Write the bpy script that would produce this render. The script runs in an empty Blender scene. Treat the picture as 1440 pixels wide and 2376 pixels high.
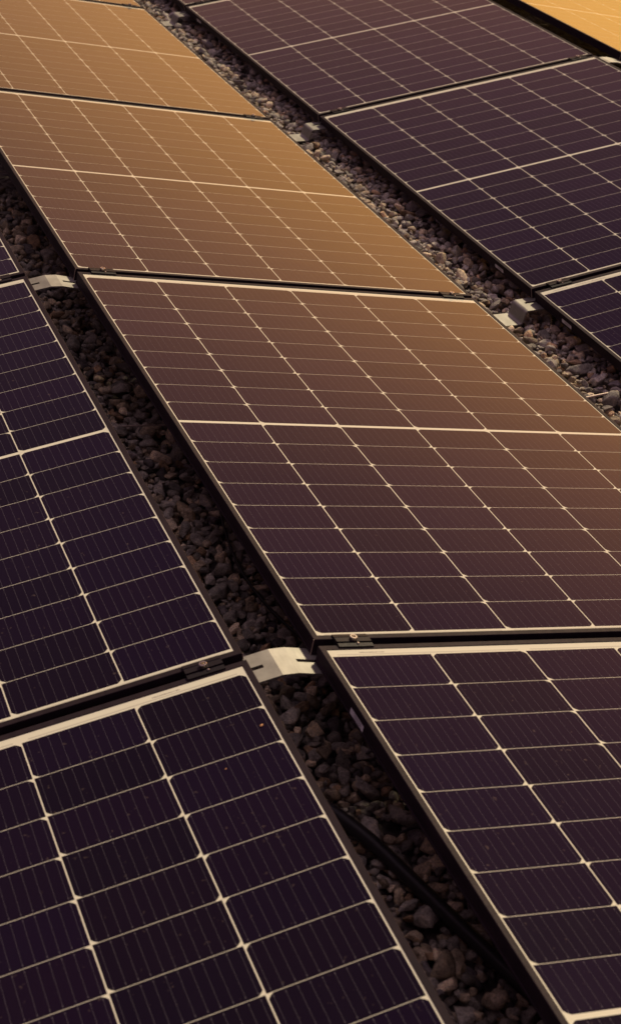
import bpy, bmesh, math, random
import numpy as np
from mathutils import Vector, Matrix

S = bpy.context.scene
COL = S.collection
R = math.radians
MM = 0.001

# ------------------------------------------------------------------ camera
cam_d = bpy.data.cameras.new('camera')
cam = bpy.data.objects.new('camera', cam_d)
COL.objects.link(cam)
cam.location = (-0.89499, -2.20536, 1.59323)
cam.rotation_euler = (R(63.0612), R(-3.4197), R(-21.6451))
cam_d.sensor_fit = 'VERTICAL'
cam_d.sensor_height = 36.0
cam_d.lens = 3937.28 / 2376 * 36.0
cam_d.shift_x = -119.17 / 2376
cam_d.shift_y = -168.17 / 2376
cam_d.clip_start = 0.05
cam_d.clip_end = 2000
cam_d.dof.use_dof = True
cam_d.dof.focus_distance = 3.95
cam_d.dof.aperture_fstop = 8.5
S.camera = cam

# ------------------------------------------------------------------ sun + sky
SUN_AZ, SUN_EL = 45.0, 46.0            # azimuth from +y towards +x
sd = bpy.data.lights.new('sun', 'SUN')
sd.energy = 3.1
sd.angle = R(5)
sd.color = (1.0, 0.84, 0.54)
sun = bpy.data.objects.new('sun', sd)
COL.objects.link(sun)
sv = Vector((math.sin(R(SUN_AZ)) * math.cos(R(SUN_EL)), math.cos(R(SUN_AZ)) * math.cos(R(SUN_EL)), math.sin(R(SUN_EL))))
sun.rotation_euler = sv.to_track_quat('Z', 'Y').to_euler()
sun.location = (2, 2, 4)

w = bpy.data.worlds.new('World')
S.world = w
w.use_nodes = True
nt = w.node_tree
for n in list(nt.nodes): nt.nodes.remove(n)

def N(t, typ, **kw):
    n = t.nodes.new(typ)
    for k, v in kw.items():
        if isinstance(k, str) and hasattr(n, k): setattr(n, k, v)
    return n

def M(t, op, a, b=None, clamp=False):
    n = t.nodes.new('ShaderNodeMath'); n.operation = op; n.use_clamp = clamp
    for i, v in enumerate((a, b)):
        if v is None: continue
        if isinstance(v, (int, float)): n.inputs[i].default_value = v
        else: t.links.new(v, n.inputs[i])
    return n.outputs[0]

sky = N(nt, 'ShaderNodeTexSky', sky_type='NISHITA')
sky.sun_disc = False
sky.sun_elevation = R(SUN_EL)
sky.sun_rotation = R(SUN_AZ)
skyc = nt.nodes.new('ShaderNodeMixRGB'); skyc.blend_type = 'MULTIPLY'; skyc.inputs[0].default_value = 1
nt.links.new(sky.outputs[0], skyc.inputs[1]); skyc.inputs[2].default_value = (0.13, 0.065, 0.085, 1)
bg1 = N(nt, 'ShaderNodeBackground'); nt.links.new(skyc.outputs[0], bg1.inputs[0]); bg1.inputs[1].default_value = 0.05

tc = N(nt, 'ShaderNodeTexCoord')
sep = N(nt, 'ShaderNodeSeparateXYZ'); nt.links.new(tc.outputs['Generated'], sep.inputs[0])
el = M(nt, 'MULTIPLY', M(nt, 'ARCSINE', sep.outputs[2]), 180 / math.pi)
GLOW_AZ = 50.0
gx, gy = math.sin(R(GLOW_AZ)), math.cos(R(GLOW_AZ))
dot = M(nt, 'ADD', M(nt, 'MULTIPLY', sep.outputs[0], gx), M(nt, 'MULTIPLY', sep.outputs[1], gy))
crs = M(nt, 'SUBTRACT', M(nt, 'MULTIPLY', sep.outputs[0], gy), M(nt, 'MULTIPLY', sep.outputs[1], gx))
daz = M(nt, 'MULTIPLY', M(nt, 'ARCTAN2', crs, dot), 180 / math.pi)
def gauss(x, s):
    q = M(nt, 'DIVIDE', x, s)
    return M(nt, 'EXPONENT', M(nt, 'MULTIPLY', M(nt, 'MULTIPLY', q, q), -1))
glow = M(nt, 'MULTIPLY', gauss(M(nt, 'MAXIMUM', el, 0), 14.2), gauss(daz, 35))
# yellow low band -> orange -> rose with height
rmp = nt.nodes.new('ShaderNodeValToRGB')
nt.links.new(M(nt, 'DIVIDE', M(nt, 'MAXIMUM', el, 0), 40), rmp.inputs[0])
cr = rmp.color_ramp
cr.elements[0].position = 0.0; cr.elements[0].color = (0.30, 0.158, 0.007, 1)
cr.elements[1].position = 1.0; cr.elements[1].color = (1.0, 0.38, 0.34, 1)
e = cr.elements.new(0.30); e.color = (1.0, 0.450, 0.064, 1)
e = cr.elements.new(0.55); e.color = (1.0, 0.39, 0.21, 1)
bg2 = N(nt, 'ShaderNodeBackground')
nt.links.new(rmp.outputs[0], bg2.inputs[0])
nt.links.new(M(nt, 'MULTIPLY', glow, 4.7), bg2.inputs[1])
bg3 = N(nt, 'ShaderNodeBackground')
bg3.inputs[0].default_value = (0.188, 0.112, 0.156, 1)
high = M(nt, 'MULTIPLY', M(nt, 'SUBTRACT', el, 50.0), 1 / 24.0, True)      # added bright zenith fill to light the gravel in the gaps
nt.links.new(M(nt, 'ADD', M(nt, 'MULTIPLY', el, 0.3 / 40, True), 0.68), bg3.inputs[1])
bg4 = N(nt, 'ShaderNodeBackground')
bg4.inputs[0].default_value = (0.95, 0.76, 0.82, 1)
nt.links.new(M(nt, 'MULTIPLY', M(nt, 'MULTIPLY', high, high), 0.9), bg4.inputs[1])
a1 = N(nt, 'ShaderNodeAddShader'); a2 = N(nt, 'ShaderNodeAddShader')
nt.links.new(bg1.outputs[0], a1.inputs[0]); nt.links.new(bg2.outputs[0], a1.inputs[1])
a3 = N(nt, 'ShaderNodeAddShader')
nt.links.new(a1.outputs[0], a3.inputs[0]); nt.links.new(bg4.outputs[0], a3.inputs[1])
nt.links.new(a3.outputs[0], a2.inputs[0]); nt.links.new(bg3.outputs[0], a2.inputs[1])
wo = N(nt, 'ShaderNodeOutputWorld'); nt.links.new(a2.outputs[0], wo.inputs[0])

S.view_settings.view_transform = 'Standard'
S.view_settings.look = 'None'
S.view_settings.exposure = 0
S.view_settings.gamma = 1

# ------------------------------------------------------------------ materials
def mat(name, base, rough=0.5, metal=0.0, spec=0.5, ior=1.5):
    m = bpy.data.materials.new(name); m.use_nodes = True
    b = m.node_tree.nodes['Principled BSDF']
    b.inputs['Base Color'].default_value = (*base, 1)
    b.inputs['Roughness'].default_value = rough
    b.inputs['Metallic'].default_value = metal
    b.inputs['Specular IOR Level'].default_value = spec
    b.inputs['IOR'].default_value = ior
    return m, m.node_tree, b

def noise(t, scale, detail=3, rough=0.6, coord='Object', vec=None, stretch=None):
    if vec is None:
        c = t.nodes.new('ShaderNodeTexCoord'); vec = c.outputs[coord]
    if stretch:
        mp = t.nodes.new('ShaderNodeMapping'); mp.inputs['Scale'].default_value = stretch
        t.links.new(vec, mp.inputs[0]); vec = mp.outputs[0]
    n = t.nodes.new('ShaderNodeTexNoise')
    n.inputs['Scale'].default_value = scale; n.inputs['Detail'].default_value = detail
    n.inputs['Roughness'].default_value = rough
    t.links.new(vec, n.inputs['Vector'])
    return n.outputs['Fac']

def ramp(t, fac, stops):
    r = t.nodes.new('ShaderNodeValToRGB'); t.links.new(fac, r.inputs[0])
    r.color_ramp.elements[0].position = stops[0][0]; r.color_ramp.elements[0].color = (*stops[0][1], 1)
    r.color_ramp.elements[1].position = stops[-1][0]; r.color_ramp.elements[1].color = (*stops[-1][1], 1)
    for p, c in stops[1:-1]:
        e = r.color_ramp.elements.new(p); e.color = (*c, 1)
    return r.outputs[0]

def mixc(t, fac, a, b, mode='MIX'):
    n = t.nodes.new('ShaderNodeMixRGB'); n.blend_type = mode
    for i, v in enumerate((fac, a, b)):
        if isinstance(v, (int, float)): n.inputs[i].default_value = v
        elif isinstance(v, tuple): n.inputs[i].default_value = (*v, 1)
        else: t.links.new(v, n.inputs[i])
    return n.outputs[0]

def bump(t, b, h, strength, dist):
    n = t.nodes.new('ShaderNodeBump'); n.inputs['Strength'].default_value = strength
    n.inputs['Distance'].default_value = dist
    t.links.new(h, n.inputs['Height']); t.links.new(n.outputs[0], b.inputs['Normal'])

def glassy(name, base, per_cell=False, dust=0.5):
    """surface seen through the panel's front glass: dusty dielectric sheen over the colour"""
    m, t, b = mat(name, base, 0.10, ior=1.32)
    c = t.nodes.new('ShaderNodeTexCoord')
    oi = t.nodes.new('ShaderNodeObjectInfo')
    off = t.nodes.new('ShaderNodeVectorMath'); off.operation = 'ADD'
    sc = t.nodes.new('ShaderNodeVectorMath'); sc.operation = 'SCALE'
    cmb = t.nodes.new('ShaderNodeCombineXYZ')
    for i in range(3): t.links.new(oi.outputs['Random'], cmb.inputs[i])
    t.links.new(cmb.outputs[0], sc.inputs[0]); sc.inputs['Scale'].default_value = 37.0
    t.links.new(c.outputs['Object'], off.inputs[0]); t.links.new(sc.outputs[0], off.inputs[1])
    v = off.outputs[0]
    big = noise(t, 2.2, 4, 0.6, vec=v)
    fine = noise(t, 420, 2, 0.7, vec=v)
    run = noise(t, 30, 3, 0.6, vec=v, stretch=(1, 0.12, 1))
    spk = noise(t, 95, 2, 0.5, vec=v)
    d = M(t, 'MULTIPLY', M(t, 'ADD', M(t, 'MULTIPLY', big, 0.6), M(t, 'MULTIPLY', run, 0.4)), fine)
    dustf = M(t, 'MULTIPLY', d, dust * 0.035)
    specks = M(t, 'MULTIPLY', M(t, 'SUBTRACT', spk, 0.70, True), 3.0 * dust, True)
    col = base
    if per_cell:
        at = t.nodes.new('ShaderNodeAttribute'); at.attribute_name = 'tone'
        col = mixc(t, 1.0, base, at.outputs['Color'], 'MULTIPLY')
    col = mixc(t, dustf, col, (0.42, 0.36, 0.30))
    col = mixc(t, specks, col, (0.36, 0.27, 0.19))
    t.links.new(col, b.inputs['Base Color'])
    t.links.new(M(t, 'ADD', M(t, 'MULTIPLY', d, 0.16), 0.05), b.inputs['Roughness'])
    # faint waviness of tempered glass
    wv = noise(t, 9, 2, 0.5, vec=v)
    bump(t, b, wv, 0.25, 0.0006)
    return m

m_cell = glassy('solar_cell_silicon', (0.0042, 0.0009, 0.0082), per_cell=True)
m_back = glassy('white_backsheet', (0.71, 0.69, 0.54), dust=0.3)
m_wire = glassy('tinned_wire', (0.10, 0.09, 0.10), dust=0.1)
m_ribbon = glassy('tinned_ribbon', (0.56, 0.54, 0.43), dust=0.1)
m_print = glassy('printed_marking', (0.22, 0.18, 0.17), dust=0.1)

m_frame, t, b = mat('black_anodised_aluminium', (0.030, 0.022, 0.024), 0.38, 0.0, 0.10)
t.links.new(ramp(t, noise(t, 60, 4, 0.6, stretch=(1, 0.25, 1)), [(0.35, (0.013, 0.0075, 0.012)), (0.7, (0.024, 0.014, 0.020))]), b.inputs['Base Color'])
t.links.new(M(t, 'ADD', M(t, 'MULTIPLY', noise(t, 140, 3), 0.25), 0.45), b.inputs['Roughness'])

m_clamp, t, b = mat('black_clamp_aluminium', (0.012, 0.008, 0.012), 0.42, 0.0, 0.12)
t.links.new(M(t, 'ADD', M(t, 'MULTIPLY', noise(t, 300, 3), 0.3), 0.35), b.inputs['Roughness'])

m_steel, t, b = mat('stainless_bolt', (0.62, 0.55, 0.46), 0.28, 1.0)
m_galv, t, b = mat('bare_mill_aluminium', (0.72, 0.68, 0.62), 0.42, 0.92)
g1 = noise(t, 18, 4, 0.6); g2 = noise(t, 260, 3, 0.6, stretch=(1, 0.08, 1))
t.links.new(ramp(t, g1, [(0.3, (0.23, 0.22, 0.20)), (0.7, (0.36, 0.345, 0.315))]), b.inputs['Base Color'])
t.links.new(M(t, 'ADD', M(t, 'MULTIPLY', g2, 0.22), M(t, 'ADD', M(t, 'MULTIPLY', g1, 0.15), 0.38)), b.inputs['Roughness'])
bump(t, b, g2, 0.15, 0.0003)

m_edge, t, b = mat('bare_frame_edge', (0.62, 0.50, 0.38), 0.5, 0.3)  # bare metal, with the corner glint put into the pale colour
m_sticker, t, b = mat('paper_label', (0.62, 0.60, 0.60), 0.6)
m_ink, t, b = mat('label_ink', (0.06, 0.05, 0.06), 0.6)
m_cable, t, b = mat('black_cable_rubber', (0.014, 0.011, 0.014), 0.5)
m_hole, t, b = mat('slot_shadow', (0.01, 0.008, 0.01), 0.8)
m_rod, t, b = mat('dull_metal_rod', (0.42, 0.34, 0.29), 0.55, 0.6)
m_leaf, t, b = mat('dry_leaf', (0.50, 0.24, 0.09), 0.6)

m_stone, t, b = mat('gravel_stone', (0.3, 0.27, 0.24), 0.75, 0.0, 0.35)
at = t.nodes.new('ShaderNodeAttribute'); at.attribute_name = 'tone'
n1 = noise(t, 60, 5, 0.65); n2 = noise(t, 320, 4, 0.7); n3 = noise(t, 130, 3, 0.6, stretch=(1, 1.4, 2.2))
f = ramp(t, n1, [(0.30, (0.48, 0.44, 0.44)), (0.5, (0.95, 0.95, 0.95)), (0.70, (1.45, 1.36, 1.20))])
f2 = ramp(t, n2, [(0.35, (0.60, 0.58, 0.58)), (0.62, (1.25, 1.22, 1.18))])
colr = mixc(t, 1, mixc(t, 1, at.outputs['Color'], f, 'MULTIPLY'), f2, 'MULTIPLY')
pits = ramp(t, n3, [(0.28, (0.35, 0.32, 0.32)), (0.40, (1, 1, 1))])
colr = mixc(t, 0.7, colr, mixc(t, 1, colr, pits, 'MULTIPLY'))
t.links.new(colr, b.inputs['Base Color'])
hgt = M(t, 'ADD', M(t, 'MULTIPLY', n1, 1.0), M(t, 'MULTIPLY', n2, 0.35))
bump(t, b, hgt, 0.9, 0.006)

m_bed, t, b = mat('gravel_bed', (0.12, 0.10, 0.09), 0.85)
vo = t.nodes.new('ShaderNodeTexVoronoi'); vo.inputs['Scale'].default_value = 38
cc = t.nodes.new('ShaderNodeTexCoord'); t.links.new(cc.outputs['Object'], vo.inputs['Vector'])
bw = t.nodes.new('ShaderNodeRGBToBW'); t.links.new(vo.outputs['Color'], bw.inputs[0])
t.links.new(ramp(t, bw.outputs[0], [(0.1, (0.05, 0.042, 0.04)), (0.9, (0.19, 0.16, 0.14))]), b.inputs['Base Color'])
bump(t, b, M(t, 'MULTIPLY', vo.outputs['Distance'], -1), 1.0, 0.02)

# ------------------------------------------------------------------ helpers
def link(name, me, material, parent=None, loc=None):
    o = bpy.data.objects.new(name, me)
    if material and not me.materials: me.materials.append(material)
    COL.objects.link(o)
    if parent: o.parent = parent
    if loc: o.location = loc
    return o

def empty(name, label, cat, group=None):
    o = bpy.data.objects.new(name, None); o.empty_display_size = 0.05
    COL.objects.link(o); o['label'] = label; o['category'] = cat
    if group: o['group'] = group
    return o

def tag(o, label, cat, group=None):
    o['label'] = label; o['category'] = cat
    if group: o['group'] = group

def mesh_from(name, verts, faces, smooth=False):
    me = bpy.data.meshes.new(name); me.from_pydata(verts, [], faces); me.validate(); me.update()
    if smooth:
        me.polygons.foreach_set('use_smooth', [True] * len(me.polygons))
    return me

def bm_mesh(name, bm, smooth_angle=None):
    me = bpy.data.meshes.new(name)
    bmesh.ops.recalc_face_normals(bm, faces=bm.faces)
    bm.to_mesh(me); bm.free()
    if smooth_angle:
        me.polygons.foreach_set('use_smooth', [True] * len(me.polygons))
        me.set_sharp_from_angle(angle=R(smooth_angle))
    return me

# ------------------------------------------------------------------ panel meshes (origin at panel centre, glass up, y along the long side)
PW, PL, PH = 1134 * MM, 1719 * MM, 30 * MM
PC, PR, MID = 184.77 * MM, 92.05 * MM, 9.0 * MM
GX, GY = 1.08 * MM, 0.50 * MM        # half gaps between cells
ZG = -1.3 * MM                      # glass face below frame lip

def frame_mesh():
    prof = [(0, -0.7), (0.7, 0), (10.2, 0), (10.8, -0.5), (10.8, -5.5), (2.2, -6.5), (2.2, -27.8), (27, -27.8), (27, -30), (0.6, -30),
            (0, -29.4), (0, -26.6), (0.9, -26.0), (0.9, -13.6), (0, -13.0)]
    cs = [(-1, -1), (1, -1), (1, 1), (-1, 1)]
    V = []; F = []
    n = len(prof)
    for sx, sy in cs:
        for d, z in prof:
            dy = d * 1.2 if 9 < d < 12 else d          # wider lip on the short sides
            V.append((sx * (PW / 2 - d * MM), sy * (PL / 2 - dy * MM), z * MM))
    for k in range(4):
        a, b_ = k * n, ((k + 1) % 4) * n
        for i in range(n):
            j = (i + 1) % n
            F.append((a + i, b_ + i, b_ + j, a + j))
    bm = bmesh.new()
    me = mesh_from('frame', V, F); bm.from_mesh(me)
    return bm_mesh('frame', bm)

def back_mesh():
    x, y = PW / 2 - 3 * MM, PL / 2 - 3 * MM
    z = ZG - 0.04 * MM
    zb = -5.2 * MM
    V = [(-x, -y, z), (x, -y, z), (x, y, z), (-x, y, z), (-x, -y, zb), (x, -y, zb), (x, y, zb), (-x, y, zb)]
    return mesh_from('backsheet', V, [(0, 1, 2, 3), (7, 6, 5, 4), (0, 4, 5, 1), (1, 5, 6, 2), (2, 6, 7, 3), (3, 7, 4, 0)])

def row_span(r):            # r = 0..17 from the far end
    if r < 9: top = MID / 2 + (9 - r) * PR
    else: top = -MID / 2 - (r - 9) * PR
    return top - PR + GY, top - GY

def cells_mesh():
    rnd = random.Random(4)
    V = []; F = []; tone = []
    ch = 9.0 * MM
    for r in range(18):
        y0, y1 = row_span(r)
        for c in range(6):
            x0 = (c - 3) * PC + GX; x1 = (c - 2) * PC - GX
            near = (c % 2 == 0) if r >= 9 else (c % 2 == 1)
            b = len(V)
            ch_y = ch * 0.95
            k = 0.44
            if near: pts = [(x0 + ch, y0), (x1 - ch, y0), (x1 - ch * k, y0 + ch_y * k), (x1, y0 + ch_y), (x1, y1), (x0, y1), (x0, y0 + ch_y), (x0 + ch * k, y0 + ch_y * k)]
            else: pts = [(x0, y0), (x1, y0), (x1, y1 - ch_y), (x1 - ch * k, y1 - ch_y * k), (x1 - ch, y1), (x0 + ch, y1), (x0 + ch * k, y1 - ch_y * k), (x0, y1 - ch_y)]
            V += [(x, y, ZG) for x, y in pts]
            F.append(tuple(range(b, b + 8)))
            g = rnd.uniform(0.72, 1.3); h = rnd.uniform(-0.06, 0.06)
            tone.append((g * (1 + h), g, g * (1 - h), 1))
    me = mesh_from('solar_cells', V, F)
    ca = me.color_attributes.new('tone', 'FLOAT_COLOR', 'CORNER')
    for p, c in zip(me.polygons, tone):
        for li in p.loop_indices: ca.data[li].color = c
    return me

def wires_mesh():
    V = []; F = []
    z = ZG + 0.04 * MM
    def q(x0, x1, y0, y1):
        b = len(V); V.extend([(x0, y0, z), (x1, y0, z), (x1, y1, z), (x0, y1, z)]); F.append((b, b + 1, b + 2, b + 3))
    for r in range(18):
        y0, y1 = row_span(r)
        for c in range(6):
            for k in range(11):
                x = (c - 3) * PC + PC * (k + 0.5) / 11
                q(x - 0.18 * MM, x + 0.18 * MM, y0 + 3 * MM, y1 - 3 * MM)
                for yy in (y0 + 6 * MM, y1 - 6 * MM):
                    q(x - 0.75 * MM, x + 0.75 * MM, yy - 1.3 * MM, yy + 1.3 * MM)
    return mesh_from('busbar_wires', V, F)

def ribbons_mesh():
    V = []; F = []
    z = ZG + 0.02 * MM
    def q(x0, x1, y0, y1):
        b = len(V); V.extend([(x0, y0, z), (x1, y0, z), (x1, y1, z), (x0, y1, z)]); F.append((b, b + 1, b + 2, b + 3))
    ye = MID / 2 + 9 * PR
    for s in (1,):
        for c in range(3):
            a, b_ = s * (ye + 3.0 * MM), s * (ye + 6.5 * MM)
            q((2 * c - 3) * PC + 12 * MM, (2 * c - 1) * PC - 12 * MM, min(a, b_), max(a, b_))
    return mesh_from('edge_ribbons', V, F)

def print_mesh(seed):
    rnd = random.Random(seed)
    V = []; F = []; z = ZG + 0.06 * MM
    def q(x0, x1, y0, y1):
        b = len(V); V.extend([(x0, y0, z), (x1, y0, z), (x1, y1, z), (x0, y1, z)]); F.append((b, b + 1, b + 2, b + 3))
    y = MID / 2 + 9 * PR + 9.0 * MM
    x = 0
    while x < 46 * MM:          # small bar code strip
        wd = rnd.choice((0.5, 0.9, 1.4)) * MM
        q(x, x + wd, y, y + 2.6 * MM); x += wd + rnd.choice((0.6, 1.0)) * MM
    return mesh_from('printed_marking', V, F)

def edge_mesh():          # bare cut edge of the mitred frame corner, built as its bright highlight
    bm = bmesh.new(); bmesh.ops.create_cube(bm, size=1)
    for v in bm.verts: v.co = Vector((v.co.x * 1.0 * MM, v.co.y * 1.0 * MM, -15.2 * MM + v.co.z * 29.4 * MM))
    bmesh.ops.bevel(bm, geom=[e for e in bm.edges if abs(e.verts[0].co.z - e.verts[1].co.z) > 0.01], offset=0.3 * MM, segments=2, affect='EDGES')
    return bm_mesh('corner_edge', bm, 60)
ME_EDGE = edge_mesh()
ME_FRAME, ME_BACK, ME_CELL, ME_WIRE, ME_RIB, ME_PRT = frame_mesh(), back_mesh(), cells_mesh(), wires_mesh(), ribbons_mesh(), print_mesh(3)

TC, TL, TR = R(9.1129), R(-9.1261), R(-9.2728)
SEAM = 19.71 * MM; PITCH = PL + SEAM
CELL_Y = -6.0 * MM
ROW = {   # left upper edge of the row, tilt, y of the near end of panel 0
    'C': (0.0, 0.0, TC, 0.0105),
    'L': (-0.1291 - PW * math.cos(TL), 0.00421 + PW * math.sin(TL), TL, 0.00135),
    'R': (1.30224, -0.17360, TR, 0.00500),
    'T': (2.5504, 0.00913, TC, 0.008),
}
def row_point(row, u, v, pan=0, h=0.0):
    """u across, v along the panel (m), h above the glass plane"""
    x0, z0, t, yo = ROW[row]
    return Vector((x0 + u * math.cos(t) + h * math.sin(t), pan * PITCH + v + yo, z0 - u * math.sin(t) + h * math.cos(t)))

PG = 'framed solar panels laid in tilted rows over the gravel'
def panel(row, pan, flip, label, stickers=(), marks=()):
    t = ROW[row][2]
    p = empty('solar_panel', label, 'solar panel', PG)
    p.location = row_point(row, PW / 2, PL / 2, pan); p.rotation_euler = (0, t, 0)
    link('frame', ME_FRAME, m_frame, p)
    for sx in (-1, 1):
        link('corner_edge', ME_EDGE, m_edge, p, (sx * (PW / 2 + 0.05 * MM), -PL / 2 - 0.05 * MM, 0))
    for nm, me, mt in (('backsheet', ME_BACK, m_back), ('solar_cells', ME_CELL, m_cell), ('busbar_wires', ME_WIRE, m_wire)):
        o = link(nm, me, mt, p)
        if nm != 'backsheet': o.location = (0, CELL_Y, 0)
        if flip: o.rotation_euler = (0, 0, math.pi)
    for e in (0, 1):
        o = link('edge_ribbon', ME_RIB, m_ribbon, p, (0, CELL_Y, 0)); o.rotation_euler = (0, 0, e * math.pi)
    for mx, end in marks:
        o = link('printed_marking', ME_PRT, m_print, p)
        if end > 0: o.location = (mx, CELL_Y, 0)
        else: o.location = (mx, CELL_Y, 0); o.rotation_euler = (0, 0, math.pi)
    for v in stickers:          # paper label on the left outer face of the frame
        l0, l1, za, zb = v - 27 * MM, v + 27 * MM, -14.5 * MM, -25.0 * MM
        x = -PW / 2 + 0.6 * MM
        bm = bmesh.new()
        bmesh.ops.create_cube(bm, size=1)
        for vv in bm.verts:
            vv.co = Vector((x + vv.co.x * 0.3 * MM, (l0 + l1) / 2 - PL / 2 + vv.co.y * (l1 - l0), (za + zb) / 2 + vv.co.z * (za - zb)))
        s = link('label', bm_mesh('label', bm), m_sticker, p)
        V = []; F = []
        xx = x - 0.25 * MM
        def q(y0, y1, z0, z1):
            b = len(V); V.extend([(xx, y0, z0), (xx, y1, z0), (xx, y1, z1), (xx, y0, z1)]); F.append((b, b + 1, b + 2, b + 3))
        yb = l0 - PL / 2
        for k in range(5): q(yb + 8 * MM, yb + (40 - 3 * (k % 2)) * MM, za - (1.5 + 1.9 * k) * MM, za - (2.2 + 1.9 * k) * MM)
        link('printed_lines', mesh_from('printed_lines', V, F), m_ink, s)
    return p

panel('L', -1, True, 'dark solar panel filling the lower left corner of the photo', marks=[(0.40, 1)])
panel('L', 0, False, 'dark solar panel at the left edge, bright band across it, above the lower left panel', marks=[(0.41, -1)])
panel('L', 1, False, 'sliver of dark solar panel at the left edge beside the upper silver bridge plate')
panel('C', -1, True, 'solar panel in the lower right corner with a small white label on its frame side', stickers=[PL - 0.186], marks=[(-0.50, 1)])
panel('C', 0, False, 'large brown glinting solar panel in the middle of the photo')
panel('C', 1, False, 'golden brown solar panel directly beyond the large middle one')
panel('C', 2, False, 'golden solar panel in the upper left corner')
panel('C', 3, False, 'thin strip of golden solar panel at the very top edge, behind the upper left one')
panel('R', 0, True, 'dark solar panel cut by the right edge below the upper Z bracket', stickers=[PL - 0.192], marks=[(-0.52, 1), (-0.40, 1), (-0.45, 1)])
panel('R', 1, False, 'dark solar panel at the right, between two seams, above the gravel strip', stickers=[0.213])
panel('R', 2, False, 'dark purple solar panel at the top centre with a diagonal bright band', stickers=[PL - 0.20])
panel('R', 3, False, 'dark strip of solar panel at the very top edge beyond the top centre one')
panel('T', 2, False, 'bright yellow glinting solar panel in the upper right corner')
panel('T', 3, False, 'unseen solar panel added end to end beyond the one in the upper right corner')  # out of view, added to shade the ground behind

# ------------------------------------------------------------------ mid clamps on the seams
def clamp_meshes():
    # body: extruded profile across the seam (y), 78 mm long (x), z=0 on top of the frames
    prof = [(-19, 0.2), (-19, 3.0), (-10, 4.0), (-8, 2.2), (-6.2, 2.2), (-6.2, 5.0), (6.2, 5.0), (6.2, 2.2), (8, 2.2), (10, 4.0), (19, 3.0), (19, 0.2), (7.2, 0.2), (7.2, -18), (-7.2, -18), (-7.2, 0.2)]
    L = 32
    bm = bmesh.new()
    a = [bm.verts.new((-L * MM, y * MM, z * MM)) for y, z in prof]
    b_ = [bm.verts.new((L * MM, y * MM, z * MM)) for y, z in prof]
    n = len(prof)
    bm.faces.new(a); bm.faces.new(b_)
    for i in range(n): bm.faces.new((a[i], a[(i + 1) % n], b_[(i + 1) % n], b_[i]))
    body = bm_mesh('clamp_body', bm)
    bm = bmesh.new()     # socket-head bolt: ring with hexagonal recess
    prev = None
    rings = [(6.6, 5.0, 24), (6.6, 10.6, 24), (6.0, 11.2, 24), (4.0, 11.2, 24), (3.6, 10.6, 24), (3.6, 7.0, 24)]
    vr = []
    for r, z, k in rings:
        vr.append([bm.verts.new((r * MM * math.cos(2 * math.pi * i / k), r * MM * math.sin(2 * math.pi * i / k), z * MM)) for i in range(k)])
    for A, B in zip(vr, vr[1:]):
        for i in range(24): bm.faces.new((A[i], A[(i + 1) % 24], B[(i + 1) % 24], B[i]))
    bm.faces.new(vr[-1])
    bolt = bm_mesh('bolt', bm, 35)
    bm = bmesh.new()
    vr = []
    for r, z in ((2.0, 2.2), (2.0, 5.6), (1.3, 6.2)):
        vr.append([bm.verts.new((r * MM * math.cos(2 * math.pi * i / 12), r * MM * math.sin(2 * math.pi * i / 12), z * MM)) for i in range(12)])
    for A, B in zip(vr, vr[1:]):
        for i in range(12): bm.faces.new((A[i], A[(i + 1) % 12], B[(i + 1) % 12], B[i]))
    bm.faces.new(vr[-1])
    pin = bm_mesh('locating_pin', bm, 35)
    return body, bolt, pin
MB, MBOLT, MPIN = clamp_meshes()
def clamp(row, pan, u, label):
    p = empty('module_clamp', label, 'clamp', 'black module clamps bridging the seams between panels')
    p.location = row_point(row, u, -SEAM / 2, pan, 0.0); p.rotation_euler = (0, ROW[row][2], 0)
    link('clamp_body', MB, m_clamp, p)
    link('bolt', MBOLT, m_steel, p)
    link('locating_pin', MPIN, m_steel, p, (5 * MM, -12 * MM, 0))
E1, E1R, E2 = 0.067, 0.083, PW - 0.070
clamp('L', 0, E2, 'black clamp left of the nearer silver bridge plate')
clamp('L', 1, E2, 'black clamp cut by the left edge, left of the farther silver bridge plate')
clamp('C', 0, E1, 'black clamp right of the nearer silver bridge plate, on the lowest middle seam')
clamp('C', 1, E1, 'black clamp right of the farther silver bridge plate')
clamp('C', 1, E2, 'black clamp at the right end of the middle seam, near the gravel')
clamp('C', 2, E2, 'black clamp at the right end of the upper left golden seam')
clamp('C', 3, E2, 'black clamp at the top edge on the farthest golden seam')
clamp('R', 1, E1R, 'black clamp right of the nearer Z bracket')
clamp('R', 2, E1R, 'black clamp right of the middle Z bracket')
clamp('R', 2, E2, 'black clamp at the upper right, left of the pale plate by the yellow panel')
clamp('R', 3, E1R, 'black clamp at the top edge right of the farthest Z bracket')

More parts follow.
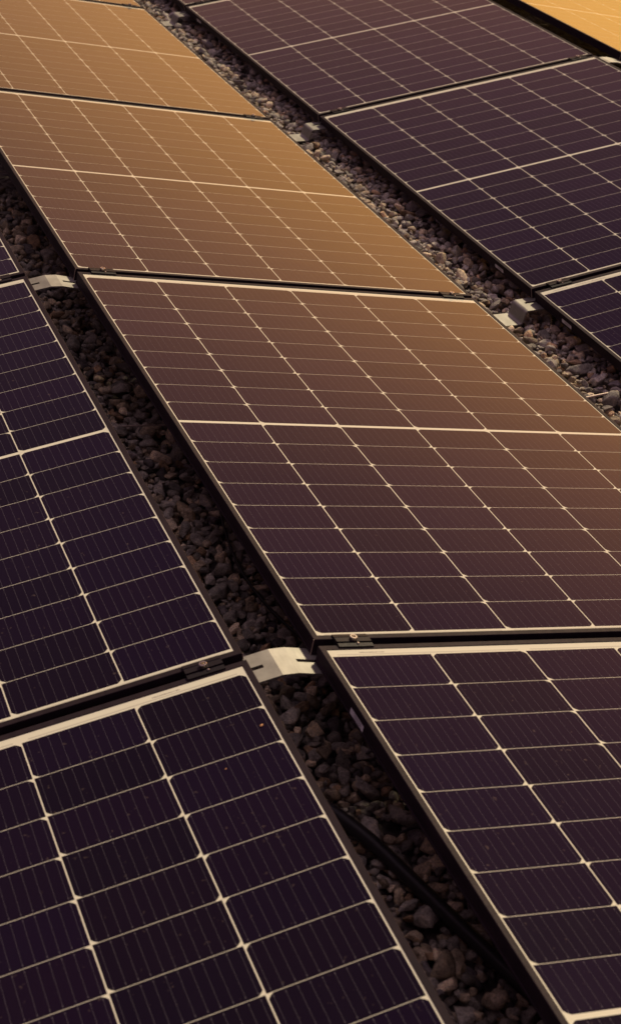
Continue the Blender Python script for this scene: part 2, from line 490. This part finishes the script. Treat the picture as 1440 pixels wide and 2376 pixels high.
# ------------------------------------------------------------------ sheet-metal brackets
def sheet(path, y0, y1, th, slots=(), bevel=0.5):
    """bend a strip of sheet along path [(x,z)], from y0 to y1 (mm); slots = [(xa, xb, ya, yb)]"""
    xs = sorted(set([p[0] for p in path]))
    # resample path finely
    pts = []
    for (ax, az), (bx, bz) in zip(path, path[1:]):
        n = max(1, int(math.hypot(bx - ax, bz - az) / 3))
        for i in range(n): pts.append((ax + (bx - ax) * i / n, az + (bz - az) * i / n))
    pts.append(path[-1])
    ys = sorted(set([y0, y1] + [s[2] for s in slots] + [s[3] for s in slots]))
    bm = bmesh.new()
    grid = [[bm.verts.new((x * MM, y * MM, z * MM)) for y in ys] for x, z in pts]
    for i in range(len(pts) - 1):
        for j in range(len(ys) - 1):
            mx = (pts[i][0] + pts[i + 1][0]) / 2; my = (ys[j] + ys[j + 1]) / 2
            if any(s[0] < mx < s[1] and s[2] < my < s[3] for s in slots): continue
            bm.faces.new((grid[i][j], grid[i + 1][j], grid[i + 1][j + 1], grid[i][j + 1]))
    bmesh.ops.recalc_face_normals(bm, faces=bm.faces)
    if sum(f.normal.z for f in bm.faces) < 0: bmesh.ops.reverse_faces(bm, faces=bm.faces)
    for v in [v for v in bm.verts if not v.link_faces]: bm.verts.remove(v)
    bmesh.ops.solidify(bm, geom=bm.faces[:], thickness=th * MM)
    me = bpy.data.meshes.new('sheet')
    bm.to_mesh(me); bm.free()
    me.polygons.foreach_set('use_smooth', [True] * len(me.polygons))
    me.set_sharp_from_angle(angle=R(6))
    return me

def arc(cx, cz, r, a0, a1, n=12):
    return [(cx + r * math.cos(R(a0 + (a1 - a0) * i / n)), cz + r * math.sin(R(a0 + (a1 - a0) * i / n))) for i in range(n + 1)]

tt = math.tan(TC)
# ridge: bent bridge plate, parallel to the undersides of both rows
def ridge_path():
    zb = -31.5
    return [(-190, zb + 5 - 61 * tt), (-129, zb + 4), (-74, zb + 13.2), (-46, zb + 11.5), (0, zb), (62, zb - 62 * tt)]
ME_RIDGE = sheet(ridge_path(), -47, 31, 4.0, slots=[(-150, -96, -13, -4), (-38, 25, -13, -4)])
def ridge(x, y, z, label):
    o = link('bridge_plate', ME_RIDGE, m_galv, None, (x, y, z))
    tag(o, label, 'bracket', 'bare metal plates bridging the ridge gaps')
    return o
ridge(0, 0, 0, 'silver bridge plate with two slots spanning the dark gap below the photo centre')
ridge(0, PITCH, 0, 'silver bridge plate with two slots at the left edge of the photo')
ridge(2.5504, 2 * PITCH, 0.0075, 'small pale bridge plate at the upper right by the yellow panel')

def valley_path():
    # from under the left row, low plate, up-stand, rounded shoulder, upper plate under the right row
    zl, zu = -245.0, -205.5
    p = [(-160 + 1121, -214.0 + 8), (1121 - 60, -214), (1121 + 6, -214), (1121 + 14, -220), (1121 + 24, zl + 6), (1150, zl)]
    p = [(1000, -196 + 4), (1110, -213), (1122, -216), (1134, -226), (1143, -240), (1152, zl)]
    p += [(1236, zl)]
    p += arc(1236, zl + 8, 8, -90, -15, 14)[1:]
    p += arc(1262, zu - 12, 12, 165, 90, 14)
    p += [(1302, zu + 1.5), (1390, zu + 1.5 + 88 * math.tan(-TR))]
    return p
ME_VALLEY = sheet(valley_path(), -70, 14, 4.0, slots=[(1274, 1330, -22, -12)])
def valley(pan, label):
    o = link('rail_bracket', ME_VALLEY, m_galv, None, (0, pan * PITCH, 0))
    tag(o, label, 'bracket', 'Z-shaped metal brackets in the gravel valley')
    return o
valley(1, 'silver Z bracket in the gravel, nearest of those along the gravel strip')
valley(2, 'silver Z bracket in the gravel near the top centre, second along the strip')
valley(3, 'silver Z bracket in the gravel at the top edge, farthest along the strip')

# ------------------------------------------------------------------ cables and rods
def tube(name, pts, r, material, seg=10, wob=0):
    cu = bpy.data.curves.new(name, 'CURVE'); cu.dimensions = '3D'; cu.bevel_depth = r; cu.bevel_resolution = 3; cu.resolution_u = 10; cu.use_fill_caps = True
    sp = cu.splines.new('NURBS'); sp.points.add(len(pts) - 1)
    for p, q in zip(sp.points, pts): p.co = (*q, 1)
    sp.use_endpoint_u = True; sp.order_u = 3
    tmp = bpy.data.objects.new('tmp', cu); COL.objects.link(tmp)
    dg = bpy.context.evaluated_depsgraph_get()
    me = bpy.data.meshes.new_from_object(tmp.evaluated_get(dg)); me.name = name
    bpy.data.objects.remove(tmp)
    me.materials.clear()
    me.polygons.foreach_set('use_smooth', [True] * len(me.polygons))
    return link(name, me, material)

o = tube('cable', [(0.20, 1.10, -0.212), (0.138, 0.98, -0.226), (0.106, 0.86, -0.231), (0.083, 0.72, -0.234), (0.074, 0.60, -0.235), (0.082, 0.48, -0.235), (0.106, 0.36, -0.235), (0.150, 0.22, -0.232), (0.22, 0.10, -0.22)], 0.0032, m_cable)
tag(o, 'thin black cable curving over the shaded gravel left of the middle panel', 'cable')
o = tube('cable', [(-0.12, 0.10, -0.250), (-0.060, -0.05, -0.240), (0.008, -0.21, -0.230), (0.045, -0.35, -0.233), (0.078, -0.48, -0.233), (0.12, -0.64, -0.233), (0.19, -0.86, -0.233), (0.25, -1.1, -0.24)], 0.0125, m_cable)
tag(o, 'thick black conduit crossing the dark gravel gap at the bottom of the photo', 'conduit')
o = tube('cable', [(0.16, -0.40, -0.16), (0.120, -0.30, -0.20), (0.108, -0.245, -0.228), (0.100, -0.225, -0.236), (0.08, -0.22, -0.25)], 0.0026, m_cable)
tag(o, 'short black cable end dangling on stones just above the thick black conduit', 'cable')
o = tube('metal_rod', [(-0.35, 1.36, -0.235), (0.0, 1.303, -0.227), (0.11, 1.281, -0.227), (0.45, 1.22, -0.235)], 0.0022, m_rod)
tag(o, 'thin dull metal rod crossing the shaded gravel gap at the left', 'rod')
o = tube('metal_rod', [(0.95, 1.150, -0.240), (1.205, 1.168, -0.229), (1.30, 1.178, -0.228), (1.6, 1.22, -0.236)], 0.0034, m_rod)
tag(o, 'thin pale metal rod lying across the sunlit gravel at the right edge', 'rod')

# ------------------------------------------------------------------ leaf crumbs on the glass
def crumb(row, pan, u, v, s, label):
    rnd = random.Random(int(u * 1e4))
    bm = bmesh.new(); bmesh.ops.create_icosphere(bm, subdivisions=2, radius=1)
    for vv in bm.verts:
        k = 1 + rnd.uniform(-0.25, 0.25); vv.co = Vector((vv.co.x * s * k, vv.co.y * s * 0.6 * k, vv.co.z * s * 0.28 * k))
    o = link('leaf_crumb', bm_mesh('leaf_crumb', bm, 60), m_leaf, None, row_point(row, u, v, pan, ZG + s * 0.3))
    o.rotation_euler = (0, ROW[row][2], rnd.uniform(0, 3))
    tag(o, label, 'leaf crumb', 'dry crumbs lying on the panels')
crumb('L', -1, PW - 0.031, PL - 0.170, 0.0034, 'tiny orange leaf crumb on the lower left panel close to its right edge')
crumb('L', -1, PW - 0.112, PL - 0.240, 0.0017, 'tiny brown crumb on the lower left panel, below the orange one')
crumb('C', -1, 0.300, PL - 0.655, 0.0030, 'tiny tan crumb on the lower right panel near the right edge')
crumb('L', 0, PW - 0.145, PL - 0.235, 0.0040, 'tiny tan crumb on the left panel near the upper left bridge plate')

# ------------------------------------------------------------------ ground and gravel
g = mesh_from('ground', [(-60, -60, 0), (60, -60, 0), (60, 60, 0), (-60, 60, 0)], [(0, 1, 2, 3)])
go = link('ground', g, m_bed, None, (0, 0, -0.285)); go['kind'] = 'structure'

rng = np.random.default_rng(11)
def stone_variants(sub, n):
    out = []
    bm = bmesh.new(); bmesh.ops.create_icosphere(bm, subdivisions=sub, radius=1)
    base = np.array([v.co[:] for v in bm.verts]); faces = np.array([[v.index for v in f.verts] for f in bm.faces]); bm.free()
    for _ in range(n):
        p = base.copy()
        # smooth lumps
        for _k in range(4):
            d = rng.normal(size=3); d /= np.linalg.norm(d)
            p *= (1 + 0.11 * np.sin(2.2 * (base @ d) + rng.uniform(0, 6)))[:, None]
        # worn flats
        for _k in range(rng.integers(9, 17)):
            d = rng.normal(size=3); d /= np.linalg.norm(d)
            lim = rng.uniform(0.46, 0.84); e = p @ d - lim
            p -= np.where(e > 0, e * 0.96, 0)[:, None] * d
        for _k in range(7):          # fine knobbly relief
            d = rng.normal(size=3); d /= np.linalg.norm(d)
            p *= (1 + 0.016 * np.sin(rng.uniform(7, 13) * (base @ d) + rng.uniform(0, 6)))[:, None]
        p *= np.array([1.0, rng.uniform(0.66, 0.95), rng.uniform(0.5, 0.8)])
        if rng.random() < 0.3: p[:, 0] *= rng.uniform(1.15, 1.4)
        out.append(p)
    return out, faces
VAR = {3: stone_variants(3, 26), 2: stone_variants(2, 20)}

def euler_mats(n):
    a = rng.uniform(0, 2 * np.pi, n); b = rng.normal(0, 0.38, n); c = rng.normal(0, 0.38, n)
    ca, sa, cb, sb, cc_, sc_ = np.cos(a), np.sin(a), np.cos(b), np.sin(b), np.cos(c), np.sin(c)
    Z = np.zeros((n, 3, 3)); Z[:, 0, 0] = ca; Z[:, 0, 1] = -sa; Z[:, 1, 0] = sa; Z[:, 1, 1] = ca; Z[:, 2, 2] = 1
    Y = np.zeros((n, 3, 3)); Y[:, 0, 0] = cb; Y[:, 0, 2] = sb; Y[:, 2, 0] = -sb; Y[:, 2, 2] = cb; Y[:, 1, 1] = 1
    X = np.zeros((n, 3, 3)); X[:, 1, 1] = cc_; X[:, 1, 2] = -sc_; X[:, 2, 1] = sc_; X[:, 2, 2] = cc_; X[:, 0, 0] = 1
    return Z @ Y @ X

def gravel(x0, x1, y0, y1, density, fine_until, zfloor=-0.283, block=()):
    area = (x1 - x0) * (y1 - y0)
    n = int(area * density)
    rad = np.clip(rng.lognormal(math.log(0.0112), 0.34, n), 0.006, 0.029)
    order = np.argsort(rng.uniform(0, 1, n) + (rad < 0.011) * 0.15); rad = rad[order]
    X = rng.uniform(x0, x1, n); Y = rng.uniform(y0, y1, n)
    cell = 0.005
    gx_, gy_ = int((x1 - x0) / cell) + 1, int((y1 - y0) / cell) + 1
    H = np.full((gx_, gy_), zfloor)
    Rm = euler_mats(n)
    vs, fs, cs, vo_ = [], [], [], 0
    keep = 0
    for i in range(n):
        x, y, r = X[i], Y[i], rad[i]
        if any(bx0 - r * .6 < x < bx1 + r * .6 and by0 - r * .6 < y < by1 + r * .6 for bx0, bx1, by0, by1 in block): continue
        ix, iy = int((x - x0) / cell), int((y - y0) / cell); k = max(1, int(r * 0.8 / cell))
        a, b_, c, d = max(0, ix - k), min(gx_, ix + k + 1), max(0, iy - k), min(gy_, iy + k + 1)
        win = H[a:b_, c:d]
        base = 0.55 * win.mean() + 0.45 * win.max()
        if base > -0.256: continue
        z = base + r * 0.50
        gxs = (np.arange(a, b_) * cell + x0 - x)[:, None]; gys = (np.arange(c, d) * cell + y0 - y)[None, :]
        dd = 1 - (gxs ** 2 + gys ** 2) / (r * r)
        top = z + r * 0.62 * np.sqrt(np.clip(dd, 0, 1))
        H[a:b_, c:d] = np.where(dd > 0, np.maximum(win, top), win)
        sub = 3 if y < fine_until else 2
        vv, ff = VAR[sub]
        p = vv[rng.integers(len(vv))] * r * 1.12
        p = p @ Rm[i].T + np.array([x, y, z])
        vs.append(p); fs.append(ff + vo_); vo_ += len(p)
        t_ = rng.random(); g_ = rng.uniform(0.5, 1.7)
        if t_ < 0.60: c_ = np.array([0.32, 0.295, 0.265])
        elif t_ < 0.80: c_ = np.array([0.43, 0.355, 0.255])
        elif t_ < 0.90: c_ = np.array([0.56, 0.47, 0.35])
        elif t_ < 0.95: c_ = np.array([0.42, 0.29, 0.18])
        else: c_ = np.array([0.18, 0.16, 0.165])
        cs.append(np.repeat((c_ * g_)[None], len(p), 0)); keep += 1
    return vs, fs, cs

V, F, Cc = [], [], []
off = 0
blk = [(1150, 1262, p * PITCH / MM - 72, p * PITCH / MM + 16) for p in (1, 2, 3)]
blk = [tuple(q * MM for q in b) for b in blk]
for args in ((-0.16, 0.30, -1.0, 3.1, 7600, 1.6, -0.283, ()), (1.06, 1.50, 0.7, 6.3, 7600, 3.6, -0.283, blk), (2.45, 2.85, 3.4, 6.3, 2500, 0, -0.283, ())):
    vs, fs, cs = gravel(*args)
    for f_ in fs: F.append(f_ + off)
    off += sum(len(v) for v in vs)
    V += vs; Cc += cs
V = np.concatenate(V).astype(np.float32); F = np.concatenate(F); Cc = np.concatenate(Cc)
me = bpy.data.meshes.new('gravel')
me.vertices.add(len(V)); me.vertices.foreach_set('co', V.ravel())
me.loops.add(F.size); me.loops.foreach_set('vertex_index', F.ravel().astype(np.int32))
me.polygons.add(len(F)); me.polygons.foreach_set('loop_start', np.arange(0, F.size, 3, dtype=np.int32))
me.polygons.foreach_set('use_smooth', np.ones(len(F), bool))
me.update(calc_edges=True)
ca = me.color_attributes.new('tone', 'FLOAT_COLOR', 'POINT')
ca.data.foreach_set('color', np.concatenate([Cc, np.ones((len(Cc), 1))], 1).astype(np.float32).ravel())
gr = link('gravel', me, m_stone)
tag(gr, 'loose rounded roof gravel filling the strips between the panel rows', 'gravel'); gr['kind'] = 'stuff'
print('gravel verts', len(V), 'faces', len(F))
